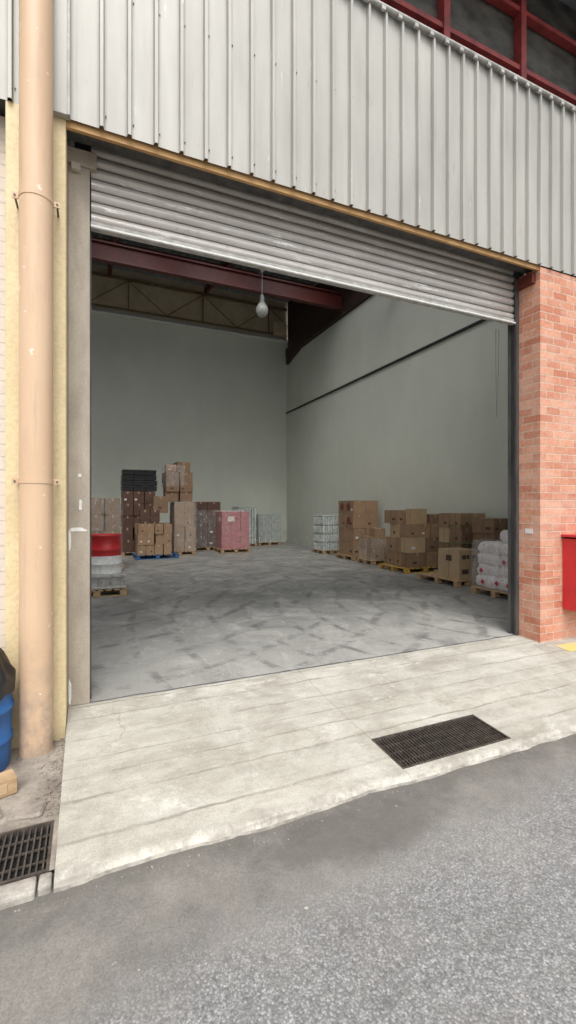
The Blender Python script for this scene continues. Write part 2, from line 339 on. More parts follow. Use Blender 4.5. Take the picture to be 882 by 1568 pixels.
# ------------------------------------------------------------------ mesh builder
class MB:
    def __init__(s): s.v=[]; s.f=[]; s.m=[]; s.sm=[]; s.mats=[]
    def mi(s, k):
        if k not in s.mats: s.mats.append(k)
        return s.mats.index(k)
    def add(s, vs, fs, k, smooth=False):
        o=len(s.v); s.v += [tuple(x) for x in vs]; i=s.mi(k)
        for f in fs: s.f.append([o+j for j in f]); s.m.append(i); s.sm.append(smooth)
    def box(s, x0,x1,y0,y1,z0,z1,k, rot=0, tilt=None):
        vs=[(x,y,z) for z in (z0,z1) for y in (y0,y1) for x in (x0,x1)]
        if rot:
            cx,cy=(x0+x1)/2,(y0+y1)/2; c,sn=math.cos(rot),math.sin(rot)
            vs=[(cx+(x-cx)*c-(y-cy)*sn, cy+(x-cx)*sn+(y-cy)*c, z) for x,y,z in vs]
        s.add(vs, [(0,2,3,1),(4,5,7,6),(0,1,5,4),(1,3,7,5),(3,2,6,7),(2,0,4,6)], k)
    def cyl(s, p0, p1, r, k, n=24, r1=None, caps=True):
        p0=Vector(p0); p1=Vector(p1); d=(p1-p0).normalized(); r1 = r if r1 is None else r1
        a = Vector((1,0,0)) if abs(d.x)<.9 else Vector((0,1,0))
        u=d.cross(a).normalized(); w=d.cross(u)
        vs=[]
        for p,rr in ((p0,r),(p1,r1)):
            for i in range(n):
                t=2*math.pi*i/n; vs.append(p+u*math.cos(t)*rr+w*math.sin(t)*rr)
        s.add(vs, [(i,(i+1)%n,n+(i+1)%n,n+i) for i in range(n)], k, True)
        if caps: s.add(vs, [tuple(range(n))[::-1], tuple(range(n,2*n))], k)
    def lathe(s, c, prof, k, n=32):
        vs=[]
        for r,z in prof:
            for i in range(n):
                t=2*math.pi*i/n; vs.append((c[0]+r*math.cos(t), c[1]+r*math.sin(t), c[2]+z))
        fs=[(j*n+i, j*n+(i+1)%n, (j+1)*n+(i+1)%n, (j+1)*n+i) for j in range(len(prof)-1) for i in range(n)]
        s.add(vs, fs, k, True)
    def quad(s, pts, k): s.add(pts, [tuple(range(len(pts)))], k)
    def obj(s, name, parent=None, bevel=0, seg=1):
        me=bpy.data.meshes.new(name); me.from_pydata(s.v, [], s.f)
        for k in s.mats: me.materials.append(M[k])
        me.polygons.foreach_set("material_index", s.m); me.polygons.foreach_set("use_smooth", s.sm)
        me.update()
        bm=bmesh.new(); bm.from_mesh(me); bmesh.ops.recalc_face_normals(bm, faces=bm.faces); bm.to_mesh(me); bm.free()
        o=bpy.data.objects.new(name, me); scene.collection.objects.link(o)
        if parent: o.parent=parent
        if bevel:
            b=o.modifiers.new("bevel","BEVEL"); b.width=bevel; b.segments=seg; b.limit_method="ANGLE"
        return o
def empty(name):
    e=bpy.data.objects.new(name,None); scene.collection.objects.link(e); return e

# ------------------------------------------------------------------ dimensions
XJ0, XJ1 = .02, 4.95          # door opening
XR, YB = 8.40, 15.15          # inner faces of side / back walls
XL = -6.0
CZ0, CZ1 = 4.50, 6.50         # cladding
YF = -.30                     # facade plane
GZ = -.15
def roofz(y): return 8.45 + (y+1)*.162

# ------------------------------------------------------------------ ground
g=MB(); g.quad([(-200,-200,GZ),(200,-200,GZ),(200,200,GZ),(-200,200,GZ)],"asphalt"); g.obj("asphalt_road")

YA=-1.72
def az(y): return -.115*(y/YA) if y<0 else 0.0
GX0,GX1,GY0,GY1 = 1.885,2.87,-1.635,-1.27
a=MB()
def edgey(x): return YA+.035*noise.noise(Vector((x*1.6,1,0)))+.012*noise.noise(Vector((x*6,5,0)))+.005*noise.noise(Vector((x*25,5,0)))
def apatch(x0,x1,y0,y1,nx,ny):
    vs=[];fs=[]
    front=abs(y0-YA)<1e-6
    for j in range(ny+1):
        for i in range(nx+1):
            x=x0+(x1-x0)*i/nx
            ys=edgey(x) if front else y0
            t_=(j/ny)**1.6 if front else j/ny
            y=ys+(y1-ys)*t_; z=az(y)
            if front:
                d=y-ys; z-=.022*max(0,1-d/.045)**2 * (1 if j<ny else 0)
            vs.append((x,y,z))
    for j in range(ny):
        for i in range(nx): q=j*(nx+1)+i; fs.append((q,q+1,q+nx+2,q+nx+1))
    a.add(vs,fs,"apron",True)
    if front:
        vs2=[]
        for i in range(nx+1):
            x,y,z=vs[i]; vs2 += [(x,y,z),(x,y-.018-.014*noise.noise(Vector((x*5,2,0))),GZ-.02)]
        a.add(vs2,[(2*i,2*i+2,2*i+3,2*i+1) for i in range(nx)],"kerb",True)
apatch(-.14,GX0,YA,0,160,40)
apatch(GX0,GX1,YA,GY0,90,8)
apatch(GX0,GX1,GY1,0,20,6)
apatch(GX1,16,YA,0,500,30)
a.quad([(-.14,YA,az(YA)-.022),(-.14,0,0),(-.14,0,GZ-.02),(-.14,YA,GZ-.02)],"kerb")
a.obj("concrete_apron")

def grate(x0,x1,y0,y1,zf,name,step=.03):
    b=MB()
    za,zb=zf(y0),zf(y1)
    def zz(y): return za+(zb-za)*(y-y0)/(y1-y0)
    def bar(xa,xb,ya,yb,top,dep,k="iron"):
        vs=[(xa,ya,zz(ya)+top-dep),(xb,ya,zz(ya)+top-dep),(xa,yb,zz(yb)+top-dep),(xb,yb,zz(yb)+top-dep),
            (xa,ya,zz(ya)+top),(xb,ya,zz(ya)+top),(xa,yb,zz(yb)+top),(xb,yb,zz(yb)+top)]
        b.add(vs,[(0,2,3,1),(4,5,7,6),(0,1,5,4),(1,3,7,5),(3,2,6,7),(2,0,4,6)],k)
    bar(x0,x1,y0,y0+.015,.003,.04); bar(x0,x1,y1-.015,y1,.003,.04)
    bar(x0,x0+.015,y0+.015,y1-.015,.002,.04); bar(x1-.015,x1,y0+.015,y1-.015,.002,.04)
    x=x0+.03
    while x<x1-.025:
        bar(x,x+.008,y0+.015,y1-.015,-.002+R.uniform(-.003,.001),.022); x+=step
    for t in (.25,.5,.75):
        y=y0+(y1-y0)*t; bar(x0+.015,x1-.015,y-.004,y+.004,-.010,.010)
    b.quad([(x0+.001,y0+.001,GZ+.004),(x1-.001,y0+.001,GZ+.004),(x1-.001,y1-.001,GZ+.004),(x0+.001,y1-.001,GZ+.004)],"pit")
    return b.obj(name)
grate(GX0,GX1,GY0,GY1,az,"storm_drain_grate",.026)

PZ=-.115
p=MB()
LX0,LX1,LY0,LY1=-1.6,-.165,-1.63,-1.25
def slab(x0,x1,y0,y1,k,z=PZ,n=24):
    vs=[];fs=[]
    for j in range(n+1):
        for i in range(n+1):
            x=x0+(x1-x0)*i/n; y=y0+(y1-y0)*j/n
            e = 0 if i in(0,n) or j in(0,n) else .008*noise.noise(Vector((x*6,y*6,3)))
            vs.append((x,y,z+e))
    for j in range(n):
        for i in range(n): q=j*(n+1)+i; fs.append((q,q+1,q+n+2,q+n+1))
    p.add(vs,fs,k,True)
slab(-6,-.142,LY1,.2,"pavement",n=60)
slab(LX1,-.142,LY0,LY1,"pavement",n=2)
slab(-6,LX0,LY0,LY1,"pavement",n=4)
p.obj("pavement")
kb=MB(); x=-6.0; 
while x<-.15:
    w=.55 if x<-1.2 else .42
    x2=min(x+w,-.145); kb.box(x+.004,x2-.004,-1.73+R.uniform(-.008,.008),LY0-.002,GZ-.02,PZ+.002,"kerb",rot=R.uniform(-.01,.01)); x=x2
kb.obj("kerb",bevel=.012,seg=2)
grate(LX0,LX1,LY0,LY1,lambda y:PZ,"storm_drain_grate",step=.028)
rb=MB()
for i in range(240):
    x=-.18+R.gauss(0,.04); y=R.uniform(-1.2,-.1); r=R.uniform(.003,.012)
    if x>-.146: x=-.146-R.uniform(0,.03)
    rb.box(x-r,x+r,y-r*.8,y+r*.8,PZ-.004,PZ+r*.9,"pavement",rot=R.uniform(0,3))
for i in range(120):
    x=R.uniform(-.3,5.5); y=YA-.03-abs(R.gauss(0,.04)); r=R.uniform(.002,.005)
    rb.box(x-r,x+r,y-r,y+r,GZ-.002,GZ+r,"pavement",rot=R.uniform(0,3))
rb.obj("gravel",bevel=.0015)
yl=MB(); 
yl.quad([(5.02,-.62,az(-.62)+.004),(14,-.62,az(-.62)+.004),(14,-.42,az(-.42)+.004),(5.02,-.42,az(-.42)+.004)],"yellow")
yl.obj("yellow_line")

# ------------------------------------------------------------------ building
B=empty("warehouse_building")
f=MB(); f.quad([(XL,0,0),(XR,0,0),(XR,YB,0),(XL,YB,0)],"floor")
f.obj("concrete_floor",B)
t=MB(); 
vs=[];n=80
for i in range(n+1):
    x=XJ0+(XJ1-XJ0)*i/n; yy=.02+.012*noise.noise(Vector((x*4,0,9)))
    w=.004+.005*abs(noise.noise(Vector((x*7,2,1))))
    vs += [(x,yy-w,.004),(x,yy+w,.004)]
t.add(vs,[(2*i,2*i+2,2*i+3,2*i+1) for i in range(n)],"guide"); t.obj("threshold_joint",B)

w=MB()
w.box(XL-.2,XR+.2,YB,YB+.2,0,9.20,"wall")
w.box(XR,XR+.2,YF+.25,YB,0,8.42,"wall")
w.box(XL-.2,XL,YF+.25,YB,0,8.42,"wall")
w.box(XL,-.145,.31,.45,0,6.4,"wall"); w.box(5.32,XR,.0,.2,0,6.4,"wall")
w.obj("interior_walls",B)
tp=MB()
tp.box(XL-.2,XR+.2,YB+.05,YB+.2,9.205,roofz(YB)-.02,"tan")
tp.obj("gable_sheeting",B)
cap=MB()
vs=[(x,y,z) for x in (XL,XR-.02) for (y,z) in ((YB-.16,9.14),(YB-.19,9.18),(YB+.04,9.42),(YB+.04,9.14))]
cap.add(vs,[(0,1,5,4),(1,2,6,5),(2,3,7,6),(3,0,4,7),(0,3,2,1),(4,5,6,7)],"whitepaint"); cap.obj("wall_coping",B)
tr=MB()
tr.box(XL,XR,YB-.06,YB-.0,9.44,9.50,"truss"); tr.box(XL,XR,YB-.06,YB,10.62,10.72,"truss")
x=XL; up=True
while x<XR-.3:
    x2=x+1.5
    za,zb=(9.48,10.62) if up else (10.62,9.48)
    tr.cyl((x,YB-.05,za),(x2,YB-.05,zb),.018,"truss",8); 
    if up: tr.box(x2-.02,x2+.02,YB-.07,YB-.01,9.50,10.62,"truss")
    up=not up; x=x2
tr.obj("roof_truss",B)
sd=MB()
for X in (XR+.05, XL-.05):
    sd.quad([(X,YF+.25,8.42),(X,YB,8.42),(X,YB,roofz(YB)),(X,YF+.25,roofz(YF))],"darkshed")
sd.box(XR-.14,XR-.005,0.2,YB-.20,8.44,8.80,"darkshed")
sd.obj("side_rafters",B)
bm_=MB()
def ibeam(y,z0,z1,fl=.2):
    bm_.box(XL,XR-.15,y-fl/2,y+fl/2,z0,z0+.05,"maroon"); bm_.box(XL,XR-.15,y-fl/2,y+fl/2,z1-.05,z1,"maroon")
    bm_.box(XL,XR-.15,y-.02,y+.02,z0+.05,z1-.05,"maroon")
ibeam(9.95,8.62,9.16); ibeam(6.9,7.86,8.0,.12)
for y in (12.2,13.6): bm_.box(XL,XR-.15,y-.05,y+.05,roofz(y)-.28,roofz(y)-.12,"maroon")
for xx in (-3,0.8,4.6): 
    bm_.add([(xx+sx*.06,y,roofz(y)-.1-dz) for y in (.5,YB-.1) for sx in(-1,1) for dz in (0,.28)],
            [(0,1,3,2),(4,6,7,5),(0,4,5,1),(2,3,7,6),(0,2,6,4),(1,5,7,3)],"maroon")
bm_.add([(XR-.13,13.4,8.44),(XR-.01,13.4,8.44),(XR-.13,14.93,8.44),(XR-.01,14.93,8.44),(XR-.13,14.93,8.1),(XR-.01,14.93,8.1)],
        [(0,1,3,2),(2,3,5,4),(0,4,5,1),(0,2,4),(1,5,3)],"darkshed")
bm_.box(XR-.75,XR-.2,YB-.45,YB-.2,9.35,9.9,"tan")
bm_.obj("roof_beams",B)
rf=MB()
def rpanel(x0,x1,y0,y1):
    vs=[(x,y,roofz(y)+dz) for dz in (0,.06) for y in (y0,y1) for x in (x0,x1)]
    rf.add(vs,[(0,2,3,1),(4,5,7,6),(0,1,5,4),(1,3,7,5),(3,2,6,7),(2,0,4,6)],"roofdark")
LIGHT_GAPS=[(-5.0,-3.2),(-2.4,-.6),(0.2,2.0),(2.8,4.6),(5.4,7.2)]  # unseen roof openings, added to let daylight into the interior
rpanel(XL-.4,XR+.4,-1,.8); rpanel(XL-.4,XR+.4,8.8,YB+.4)
xs=[XL-.4]+[v for s_ in LIGHT_GAPS for v in s_]+[XR+.4]
for i in range(0,len(xs),2): rpanel(xs[i],xs[i+1],.8,8.8)
x=XL
while x<XR:
    vs=[(x+dx,y,roofz(y)-dz) for y in (8.9,YB) for dx,dz in ((-.03,.003),(.03,.003),(.015,.04),(-.015,.04))]
    rf.add(vs,[(0,1,5,4),(1,2,6,5),(2,3,7,6),(3,0,4,7)],"roofdark"); x+=.25
rf.obj("roof",B)
cb=MB(); cb.box(XR-.045,XR-.003,.3,YB-.01,5.90,5.96,"rubber"); cb.obj("wall_conduit",B)

# facade
fc=MB()
fc.box(XJ1-.01,14,YF,-.01,GZ,CZ0-.03,"brick")
fc.obj("brick_pier",B)
fl_=MB(); fl_.box(-.53,-.145,YF,.015,GZ,CZ0-.01,"cream"); fl_.obj("cream_pillar",B,bevel=.006)
f2=MB(); f2.box(-6.2,-.535,-.12,.30,GZ,CZ0-.01,"brick_pale"); f2.obj("side_brick_wall",B)
cp=MB(); cp.box(-.143,XJ0,.0,.36,0,4.36,"pilaster"); cp.box(-.155,XJ0+.05,-.02,.36,4.362,4.49,"pilaster")
cp.box(-.12,-.05,-.05,.0,4.30,4.36,"pilaster",rot=.1)
cp.obj("concrete_pilaster",B,bevel=.008,seg=2)
sc=MB()
def blob(cx,cz,rx,rz,n=28):
    sd0=R.uniform(0,50)
    pts=[]
    for i in range(n):
        t_=2*math.pi*i/n; k_=1+.35*noise.noise(Vector((math.cos(t_)*1.3+sd0,math.sin(t_)*1.3,0)))
        sq=.6
        pts.append((cx+rx*k_*math.copysign(abs(math.cos(t_))**sq,math.cos(t_)),-.0035,cz+rz*k_*math.copysign(abs(math.sin(t_))**sq,math.sin(t_))))
    sc.quad(pts,"whitepaint")
for q in ((-.055,1.86,.013,.014),(-.05,1.62,.010,.045),
          (-.07,1.42,.06,.016),(-.128,1.34,.009,.09),(-.128,.12,.011,.09)): blob(*q)
sc.obj("paint_scuffs",B)
bk=MB(); bk.box(XL-.2,14,-.24,-.04,CZ0+.02,CZ1-.02,"guide"); bk.obj("lintel_wall",B)
fa=MB(); fa.box(-.15,XJ1+.02,-.285,-.255,CZ0-.065,CZ0+.03,"fascia")
fa.box(XJ1-.07,XJ1-.012,-.24,-.02,4.30,CZ0-.08,"maroon")
fa.obj("door_fascia",B)
def cladding(x0,x1,first,z0,z1,yb,mb,pitch=.2):
    pts=[(x0,yb)]; x=first
    while x<x1-.05:
        pts += [(x-.020,yb),(x-.012,yb-.034),(x+.012,yb-.034),(x+.020,yb)]
        x+=pitch
    pts.append((x1,yb))
    pts=[q for q in pts if x0<=q[0]<=x1]
    nz=8; vs=[]
    for j in range(nz+1):
        z=z0+(z1-z0)*j/nz
        for (xx,yy) in pts:
            vs.append((xx,yy+.004*noise.noise(Vector((xx*1.5,z*1.2,0))),z + (0 if j else .008*noise.noise(Vector((xx*2,4,0))))))
    m=len(pts)
    mb.add(vs,[(j*m+i,j*m+i+1,(j+1)*m+i+1,(j+1)*m+i) for j in range(nz) for i in range(m-1)],"clad")
    x=first+.03
    while x<min(x1,9):
        for zq in (z0+.10,z0+1.05):
            mb.cyl((x,yb-.010,zq),(x,yb+.001,zq),.005,"galv",6)
        x+=pitch
cl=MB()
cladding(-.12,14,.10,CZ0-.02,CZ1,-.31,cl)
cladding(-6.2,-.40,-6.1,CZ0-.02,CZ1+2,-.30,cl)
co=cl.obj("metal_cladding",B)
so=co.modifiers.new("thick","SOLIDIFY"); so.thickness=.003
cf=MB(); cf.box(-.42,-.115,-.355,-.30,CZ0-.03,CZ1+.02,"clad"); cf.box(-.135,-.115,-.362,-.357,CZ0-.03,CZ1+.02,"galv")
cf.obj("corner_flashing",B,bevel=.004)
cc=MB(); cc.cyl((-.1,-.352,CZ1+.005),(14,-.352,CZ1+.005),.022,"galv",12)
cc.box(-.1,14,-.35,.12,CZ1+.0,CZ1+.025,"galv")
x=.10
while x<14: 
    cc.box(x-.075,x-.03,-.372,-.345,CZ1-.045,CZ1-.004,"galv"); x+=.2
cc.obj("parapet_capping",B,bevel=.003)
up_=MB(); up_.box(XL-.2,14,.18,.24,CZ1+.03,roofz(0)-.02,"mesh")
up_.obj("upper_dark_panels",B)
ur=MB()
for i in range(-3,9):
    X=3.80+1.27*i-.0
    if X<14: ur.box(X,X+.09,.06,.175,CZ1+.03,8.58,"redsteel")
for Z in (7.20,7.95): ur.box(XL,14,.08,.172,Z,Z+.06,"redsteel")
for i in range(-3,9):
    X=3.82+1.27*i
    vs=[(X+dx,y,roofz(y)-dz) for y in (-.98,.1) for dx,dz in ((0,.005),(.07,.005),(.07,.14),(0,.14))]
    ur.add(vs,[(0,1,5,4),(1,2,6,5),(2,3,7,6),(3,0,4,7),(0,3,2,1),(4,5,6,7)],"redsteel")
ur.obj("red_steel_frame",B)

# ------------------------------------------------------------------ roller shutter
S=empty("roller_shutter_door")
sh=MB(); pitch=.094; z=3.96; prof=[]
prof.append((.06,3.955))
while z<4.72:
    for k_ in range(9):
        t_=k_/8; prof.append((.06-.024*math.sin(math.pi*t_)**.8, z+pitch*.86*t_))
    prof += [(.074,z+pitch*.88),(.074,z+pitch*.97)]
    z+=pitch
nx=24; vs=[]
for i in range(nx+1):
    x=XJ0+.01+(XJ1-XJ0-.05)*i/nx
    for (y,zz_) in prof: vs.append((x,y+.004*noise.noise(Vector((x*1.1,zz_*3,0))),zz_))
m=len(prof)
sh.add(vs,[(i*m+j,(i+1)*m+j,(i+1)*m+j+1,i*m+j+1) for i in range(nx) for j in range(m-1)],"shutter",False)
sh.obj("curtain_slats",S)
rl=MB(); rl.box(XJ0+.005,XJ1-.03,.025,.085,3.90,3.957,"galv"); rl.box(XJ0+.005,XJ1-.03,.0,.025,3.895,3.915,"whitepaint"); rl.obj("bottom_rail",S,bevel=.004)
gd=MB()
gd.box(XJ1-.055,XJ1-.012,-.01,.02,0,4.45,"guide"); gd.box(XJ1-.055,XJ1-.012,.09,.12,0,4.45,"guide"); gd.box(XJ1-.016,XJ1-.008,.02,.09,0,4.45,"guide")
gd.box(XJ0+.001,XJ0+.012,.10,.13,0,4.45,"guide")
gd.obj("side_guides",S)
dr=MB(); dr.cyl((-.1,.42,4.75),(5.3,.42,4.75),.22,"guide",24); dr.obj("drum",S)
ch=MB()
z=3.86
while z>2.75:
    ch.cyl((4.74+.008*math.sin(z*3),.16,z),(4.74+.008*math.sin(z*3-.08),.16,z-.028),.003,"guide",6)
    ch.cyl((4.76+.02*(z-2.75)+.006*math.sin(z*4),.16,z),(4.76+.02*(z-2.78)+.006*math.sin(z*4-.1),.16,z-.028),.003,"guide",6)
    z-=.028
ch.obj("pull_chain",S)
tg=MB(); tg.box(XJ1-.018,XJ1-.0115,-.20,-.10,1.28,1.34,"label"); tg.obj("guide_label",S)

# ------------------------------------------------------------------ downpipe
dp=MB(); px,py=-.325,-.44
dp.cyl((px,py,PZ),(px,py,8.0),.105,"pipe",40)
for z in (3.74,1.78):
    dp.cyl((px,py,z-.016),(px,py,z+.016),.109,"pipe",40)
    for s_ in (-1,1):
        dp.box(px+s_*.125-.022,px+s_*.125+.022,py-.006,py+.006,z-.02,z+.02,"pipe")
        dp.cyl((px+s_*.13,py-.012,z),(px+s_*.13,py+.14,z),.007,"guide",8)
dp.cyl((px,py,.14),(px,py,.9),.1065,"pipe",40)
dp.cyl((px,py,PZ-.01),(px,py,PZ+.02),.125,"pavement",24,r1=.108)
dp.obj("downpipe")

# ------------------------------------------------------------------ plastic barrel with bag
br=MB(); c=(-.70,3.53-D,PZ)
br.lathe(c,[(.0,.0),(.215,.0),(.225,.02),(.235,.15),(.235,.18),(.245,.19),(.245,.21),(.235,.22),(.24,.38),(.25,.39),(.25,.41),(.238,.42),(.232,.53),(.245,.54),(.245,.57),(.225,.57),(.22,.4),(0,.38)],"blue")
br.obj("plastic_barrel")
bg=MB(); prof=[(.252,.50),(.258,.56),(.255,.60),(.235,.64),(.22,.68),(.19,.73),(.15,.78),(.08,.81),(.0,.82)]
vs=[];n=48
for r,z in prof:
    for i in range(n):
        t_=2*math.pi*i/n; k_=1+.16*noise.noise(Vector((math.cos(t_)*4,math.sin(t_)*4,z*11)))*(1 if z>.62 else .3)
        vs.append((c[0]+r*k_*math.cos(t_),c[1]+r*k_*math.sin(t_),c[2]+z*(1+.06*noise.noise(Vector((math.cos(t_)*6,math.sin(t_)*6,7))))))
bg.add(vs,[(j*n+i,j*n+(i+1)%n,(j+1)*n+(i+1)%n,(j+1)*n+i) for j in range(len(prof)-1) for i in range(n)],"black",True)
bg.obj("garbage_bag")
wb=MB(); wb.box(-.52,-.40,-.92,-.80,PZ+.005,PZ+.10,"wood",rot=.35); wb.box(-.50,-.43,-.93,-.925,PZ+.02,PZ+.08,"ctn3",rot=.35); wb.obj("wood_block",bevel=.005)
st=MB(); st.box(-.62,-.44,-1.16,-1.03,PZ-.01,PZ+.03,"kerb",rot=.3); st.box(-.40,-.22,-1.18,-1.04,PZ-.01,PZ+.02,"pavement",rot=-.15); st.obj("broken_concrete_chunk",bevel=.012)

# ------------------------------------------------------------------ fire hose cabinet
fh=MB(); fh.box(5.33,6.05,YF-.24,YF-.002,.36,1.22,"redpaint")
fh.box(5.31,6.07,YF-.26,YF-.242,.34,1.24,"redpaint"); fh.box(5.30,6.08,YF-.27,YF-.002,1.242,1.27,"redpaint")
fh.box(5.40,5.98,YF-.264,YF-.2605,.45,1.15,"redpaint"); fh.cyl((5.42,YF-.29,.78),(5.42,YF-.262,.78),.02,"guide",12)
fh.obj("fire_hose_cabinet",bevel=.006,seg=2)

# ------------------------------------------------------------------ hanging lamp
hl=MB(); c=(5.17,13.8-D,8.02)
hl.cyl((c[0],c[1],c[2]+.42),(c[0],c[1],9.3),.016,"lampmetal",8); hl.box(c[0]-.05,c[0]+.05,c[1],c[1]+.16,9.22,9.30,"lampmetal")
hl.lathe(c,[(0,.45),(.05,.44),(.07,.38),(.075,.22),(.11,.18),(.12,.14)],"lampmetal",24)
hl.lathe(c,[(.11,.16),(.17,.08),(.205,-.02),(.20,-.12),(.15,-.21),(.07,-.255),(0,-.26)],"lampglass",24)
hl.obj("hanging_lamp")

# ------------------------------------------------------------------ stored goods
def pallet(x0,x1,y0,y1,k="wood",rot=0,z=0):
    b=MB(); W=x1-x0; L=y1-y0
    for i in range(3):
        y=y0+(L-.1)*i/2
        for j in range(3):
            xx=x0+(W-.12)*j/2; b.box(xx,xx+.12,y,y+.1,z+.02,z+.105,k)
        b.box(x0,x1,y+.005,y+.095,z,z+.019,k)
    nsl=8
    for i in range(nsl):
        xx=x0+(W-.09)*i/(nsl-1); b.box(xx,xx+.09+R.uniform(-.006,.006),y0-.01,y1+.01,z+.106,z+.128,k)
    return b.obj("wooden_pallet",bevel=.003)
PT=.13
def carton(b,x0,x1,y0,y1,z0,z1,k=None,rot=None,label=True,tape=True):
    k=k or R.choice(["ctn1","ctn2","ctn1","ctn3"]); rot=R.uniform(-.07,.07) if rot is None else rot
    i0=len(b.v)
    g_=.005
    b.box(x0+g_,x1-g_,y0+g_,y1-g_,z0+.001,z1-.003,k)
    cx,cy=(x0+x1)/2,(y0+y1)/2
    if tape:
        b.box(cx-.025,cx+.025,y0+g_-.0015,y1-g_+.0015,z1-.004,z1-.0015,"tape")
        b.box(cx-.025,cx+.025,y0+g_-.002,y0+g_,z1-.08,z1-.003,"tape")
        b.box(x0+g_-.001,x0+g_+.0,cy-.004,cy+.004,z0+.03,z1-.02,"ink")
    h=z1-z0
    if label and R.random()<.5:
        o=R.uniform(.03,.15); b.box(x0+g_-.002,x0+g_,y0+o,y0+o+(y1-y0)*.22,z0+h*.25,z0+h*.42,R.choice(["label","ink","ctnd"]))
    if label and R.random()<.5:
        o=R.uniform(.03,.15); b.box(x0+o,x0+o+(x1-x0)*.22,y0+g_-.002,y0+g_,z0+h*.25,z0+h*.4,R.choice(["label","ink","ctnd"]))
    cs,sn=math.cos(rot),math.sin(rot)
    for i in range(i0,len(b.v)):
        x,y,z=b.v[i]; b.v[i]=(cx+(x-cx)*cs-(y-cy)*sn,cy+(x-cx)*sn+(y-cy)*cs,z)
def stack(b,x0,x1,y0,y1,z0,rows,nx,ny,h,k=None,drop=0,jit=.02):
    dx=(x1-x0)/nx; dy=(y1-y0)/ny
    for r in range(rows):
        for i in range(nx):
            for j in range(ny):
                if r==rows-1 and R.random()<drop: continue
                jx,jy=R.uniform(-jit,jit),R.uniform(-jit,jit)
                carton(b,x0+i*dx+jx,x0+(i+1)*dx+jx-.01,y0+j*dy+jy,y0+(j+1)*dy+jy-.01,z0+r*h,z0+(r+1)*h,k)
def film(b,x0,x1,y0,y1,z0,z1):
    n=14; vs=[];fs=[]
    per=[]
    for i in range(n): per.append((x0+(x1-x0)*i/n,y0))
    for i in range(n): per.append((x1,y0+(y1-y0)*i/n))
    for i in range(n): per.append((x1-(x1-x0)*i/n,y1))
    for i in range(n): per.append((x0,y1-(y1-y0)*i/n))
    m=len(per); nz=10; cx,cy=(x0+x1)/2,(y0+y1)/2
    for j in range(nz+1):
        z=z0+(z1-z0)*j/nz
        for (x,y) in per:
            k_=1+.04*noise.noise(Vector((x*4,y*4,z*5)))
            if j==nz: k_*=.97
            vs.append((cx+(x-cx)*k_,cy+(y-cy)*k_,z))
    fs=[(j*m+i,j*m+(i+1)%m,(j+1)*m+(i+1)%m,(j+1)*m+i) for j in range(nz) for i in range(m)]
    b.add(vs,fs,"wrap",True)
def Y(v): return v-D

# (left, near) drum on crate
pallet(-.35,.66,Y(8.75),Y(9.75),"wood")
b=MB(); b.box(-.30,.62,Y(8.80),Y(9.7),PT,.37,"galv"); b.box(-.33,.65,Y(8.77),Y(9.73),.33,.385,"galv"); b.box(-.33,.65,Y(8.77),Y(9.73),PT+.002,.18,"galv")
for i in range(5): b.box(-.2+i*.19,-.16+i*.19,Y(8.775),Y(8.80),.18,.33,"galv")
b.obj("storage_crate",bevel=.01)
b=MB(); cd=(.29,Y(9.12),.387)
b.lathe(cd,[(0,.0),(.305,.0),(.315,.01),(.305,.025),(.305,.17),(.315,.18),(.305,.19),(.305,.33)],"whitepaint")
b.lathe(cd,[(.305,.33),(.305,.43),(.315,.44),(.305,.45),(.305,.68),(.318,.69),(.318,.71),(.30,.71),(.295,.695),(0,.695)],"redpaint")
b.obj("steel_drum")
# (left, behind) wrapped cartons
pallet(-.4,.85,Y(12.4),Y(13.4)); b=MB(); stack(b,-.35,.80,Y(12.45),Y(13.35),PT,4,3,2,.43,"ctn2"); film(b,-.38,.83,Y(12.42),Y(13.38),PT,1.85); b.obj("cardboard_box_stack")
# tall pile
pallet(1.35,2.65,Y(14.5),Y(15.5),"palblue")
b=MB(); stack(b,1.40,2.45,Y(14.55),Y(15.4),PT,3,4,2,.32,"ctn1",drop=.4); stack(b,1.5,2.1,Y(14.7),Y(15.3),PT+.64,2,2,1,.38,"ctnd"); 
carton(b,1.9,2.35,Y(14.7),Y(15.2),1.42,1.95,"ctn2"); b.obj("cardboard_box_stack")
pallet(1.0,2.2,Y(15.7),Y(16.7),"wood")
b=MB(); stack(b,1.05,2.1,Y(15.75),Y(16.65),PT,5,3,2,.40,"ctnd"); 
for lz in (2.15,2.33,2.51,2.69):
    for i in range(3):
        xa=1.05+i*.37+R.uniform(-.02,.02); b.box(xa,xa+.35,Y(15.8),Y(16.5),lz,lz+.10,"black"); b.box(xa-.01,xa+.36,Y(15.79),Y(16.51),lz+.11,lz+.15,"black")
        for q in range(4): b.box(xa+.02+q*.09,xa+.05+q*.09,Y(15.785),Y(15.80),lz+.09,lz+.16,"black")
b.obj("cardboard_box_stack")
pallet(2.3,3.35,Y(15.3),Y(16.3),"wood")
b=MB(); stack(b,2.65,3.35,Y(15.35),Y(16.2),PT,4,2,2,.41,"ctn1"); film(b,2.62,3.38,Y(15.32),Y(16.23),PT,1.82)
stack(b,2.38,3.25,Y(15.35),Y(16.2),PT+1.66,3,2,1,.33,"ctn2"); stack(b,2.75,3.2,Y(15.4),Y(16.1),PT+2.66,1,1,1,.34,"ctn2"); carton(b,2.4,2.74,Y(15.4),Y(15.9),PT+2.66,PT+2.9,"ctn1")
film(b,2.36,3.0,Y(15.32),Y(16.23),2.3,3.0)
b.obj("cardboard_box_stack")
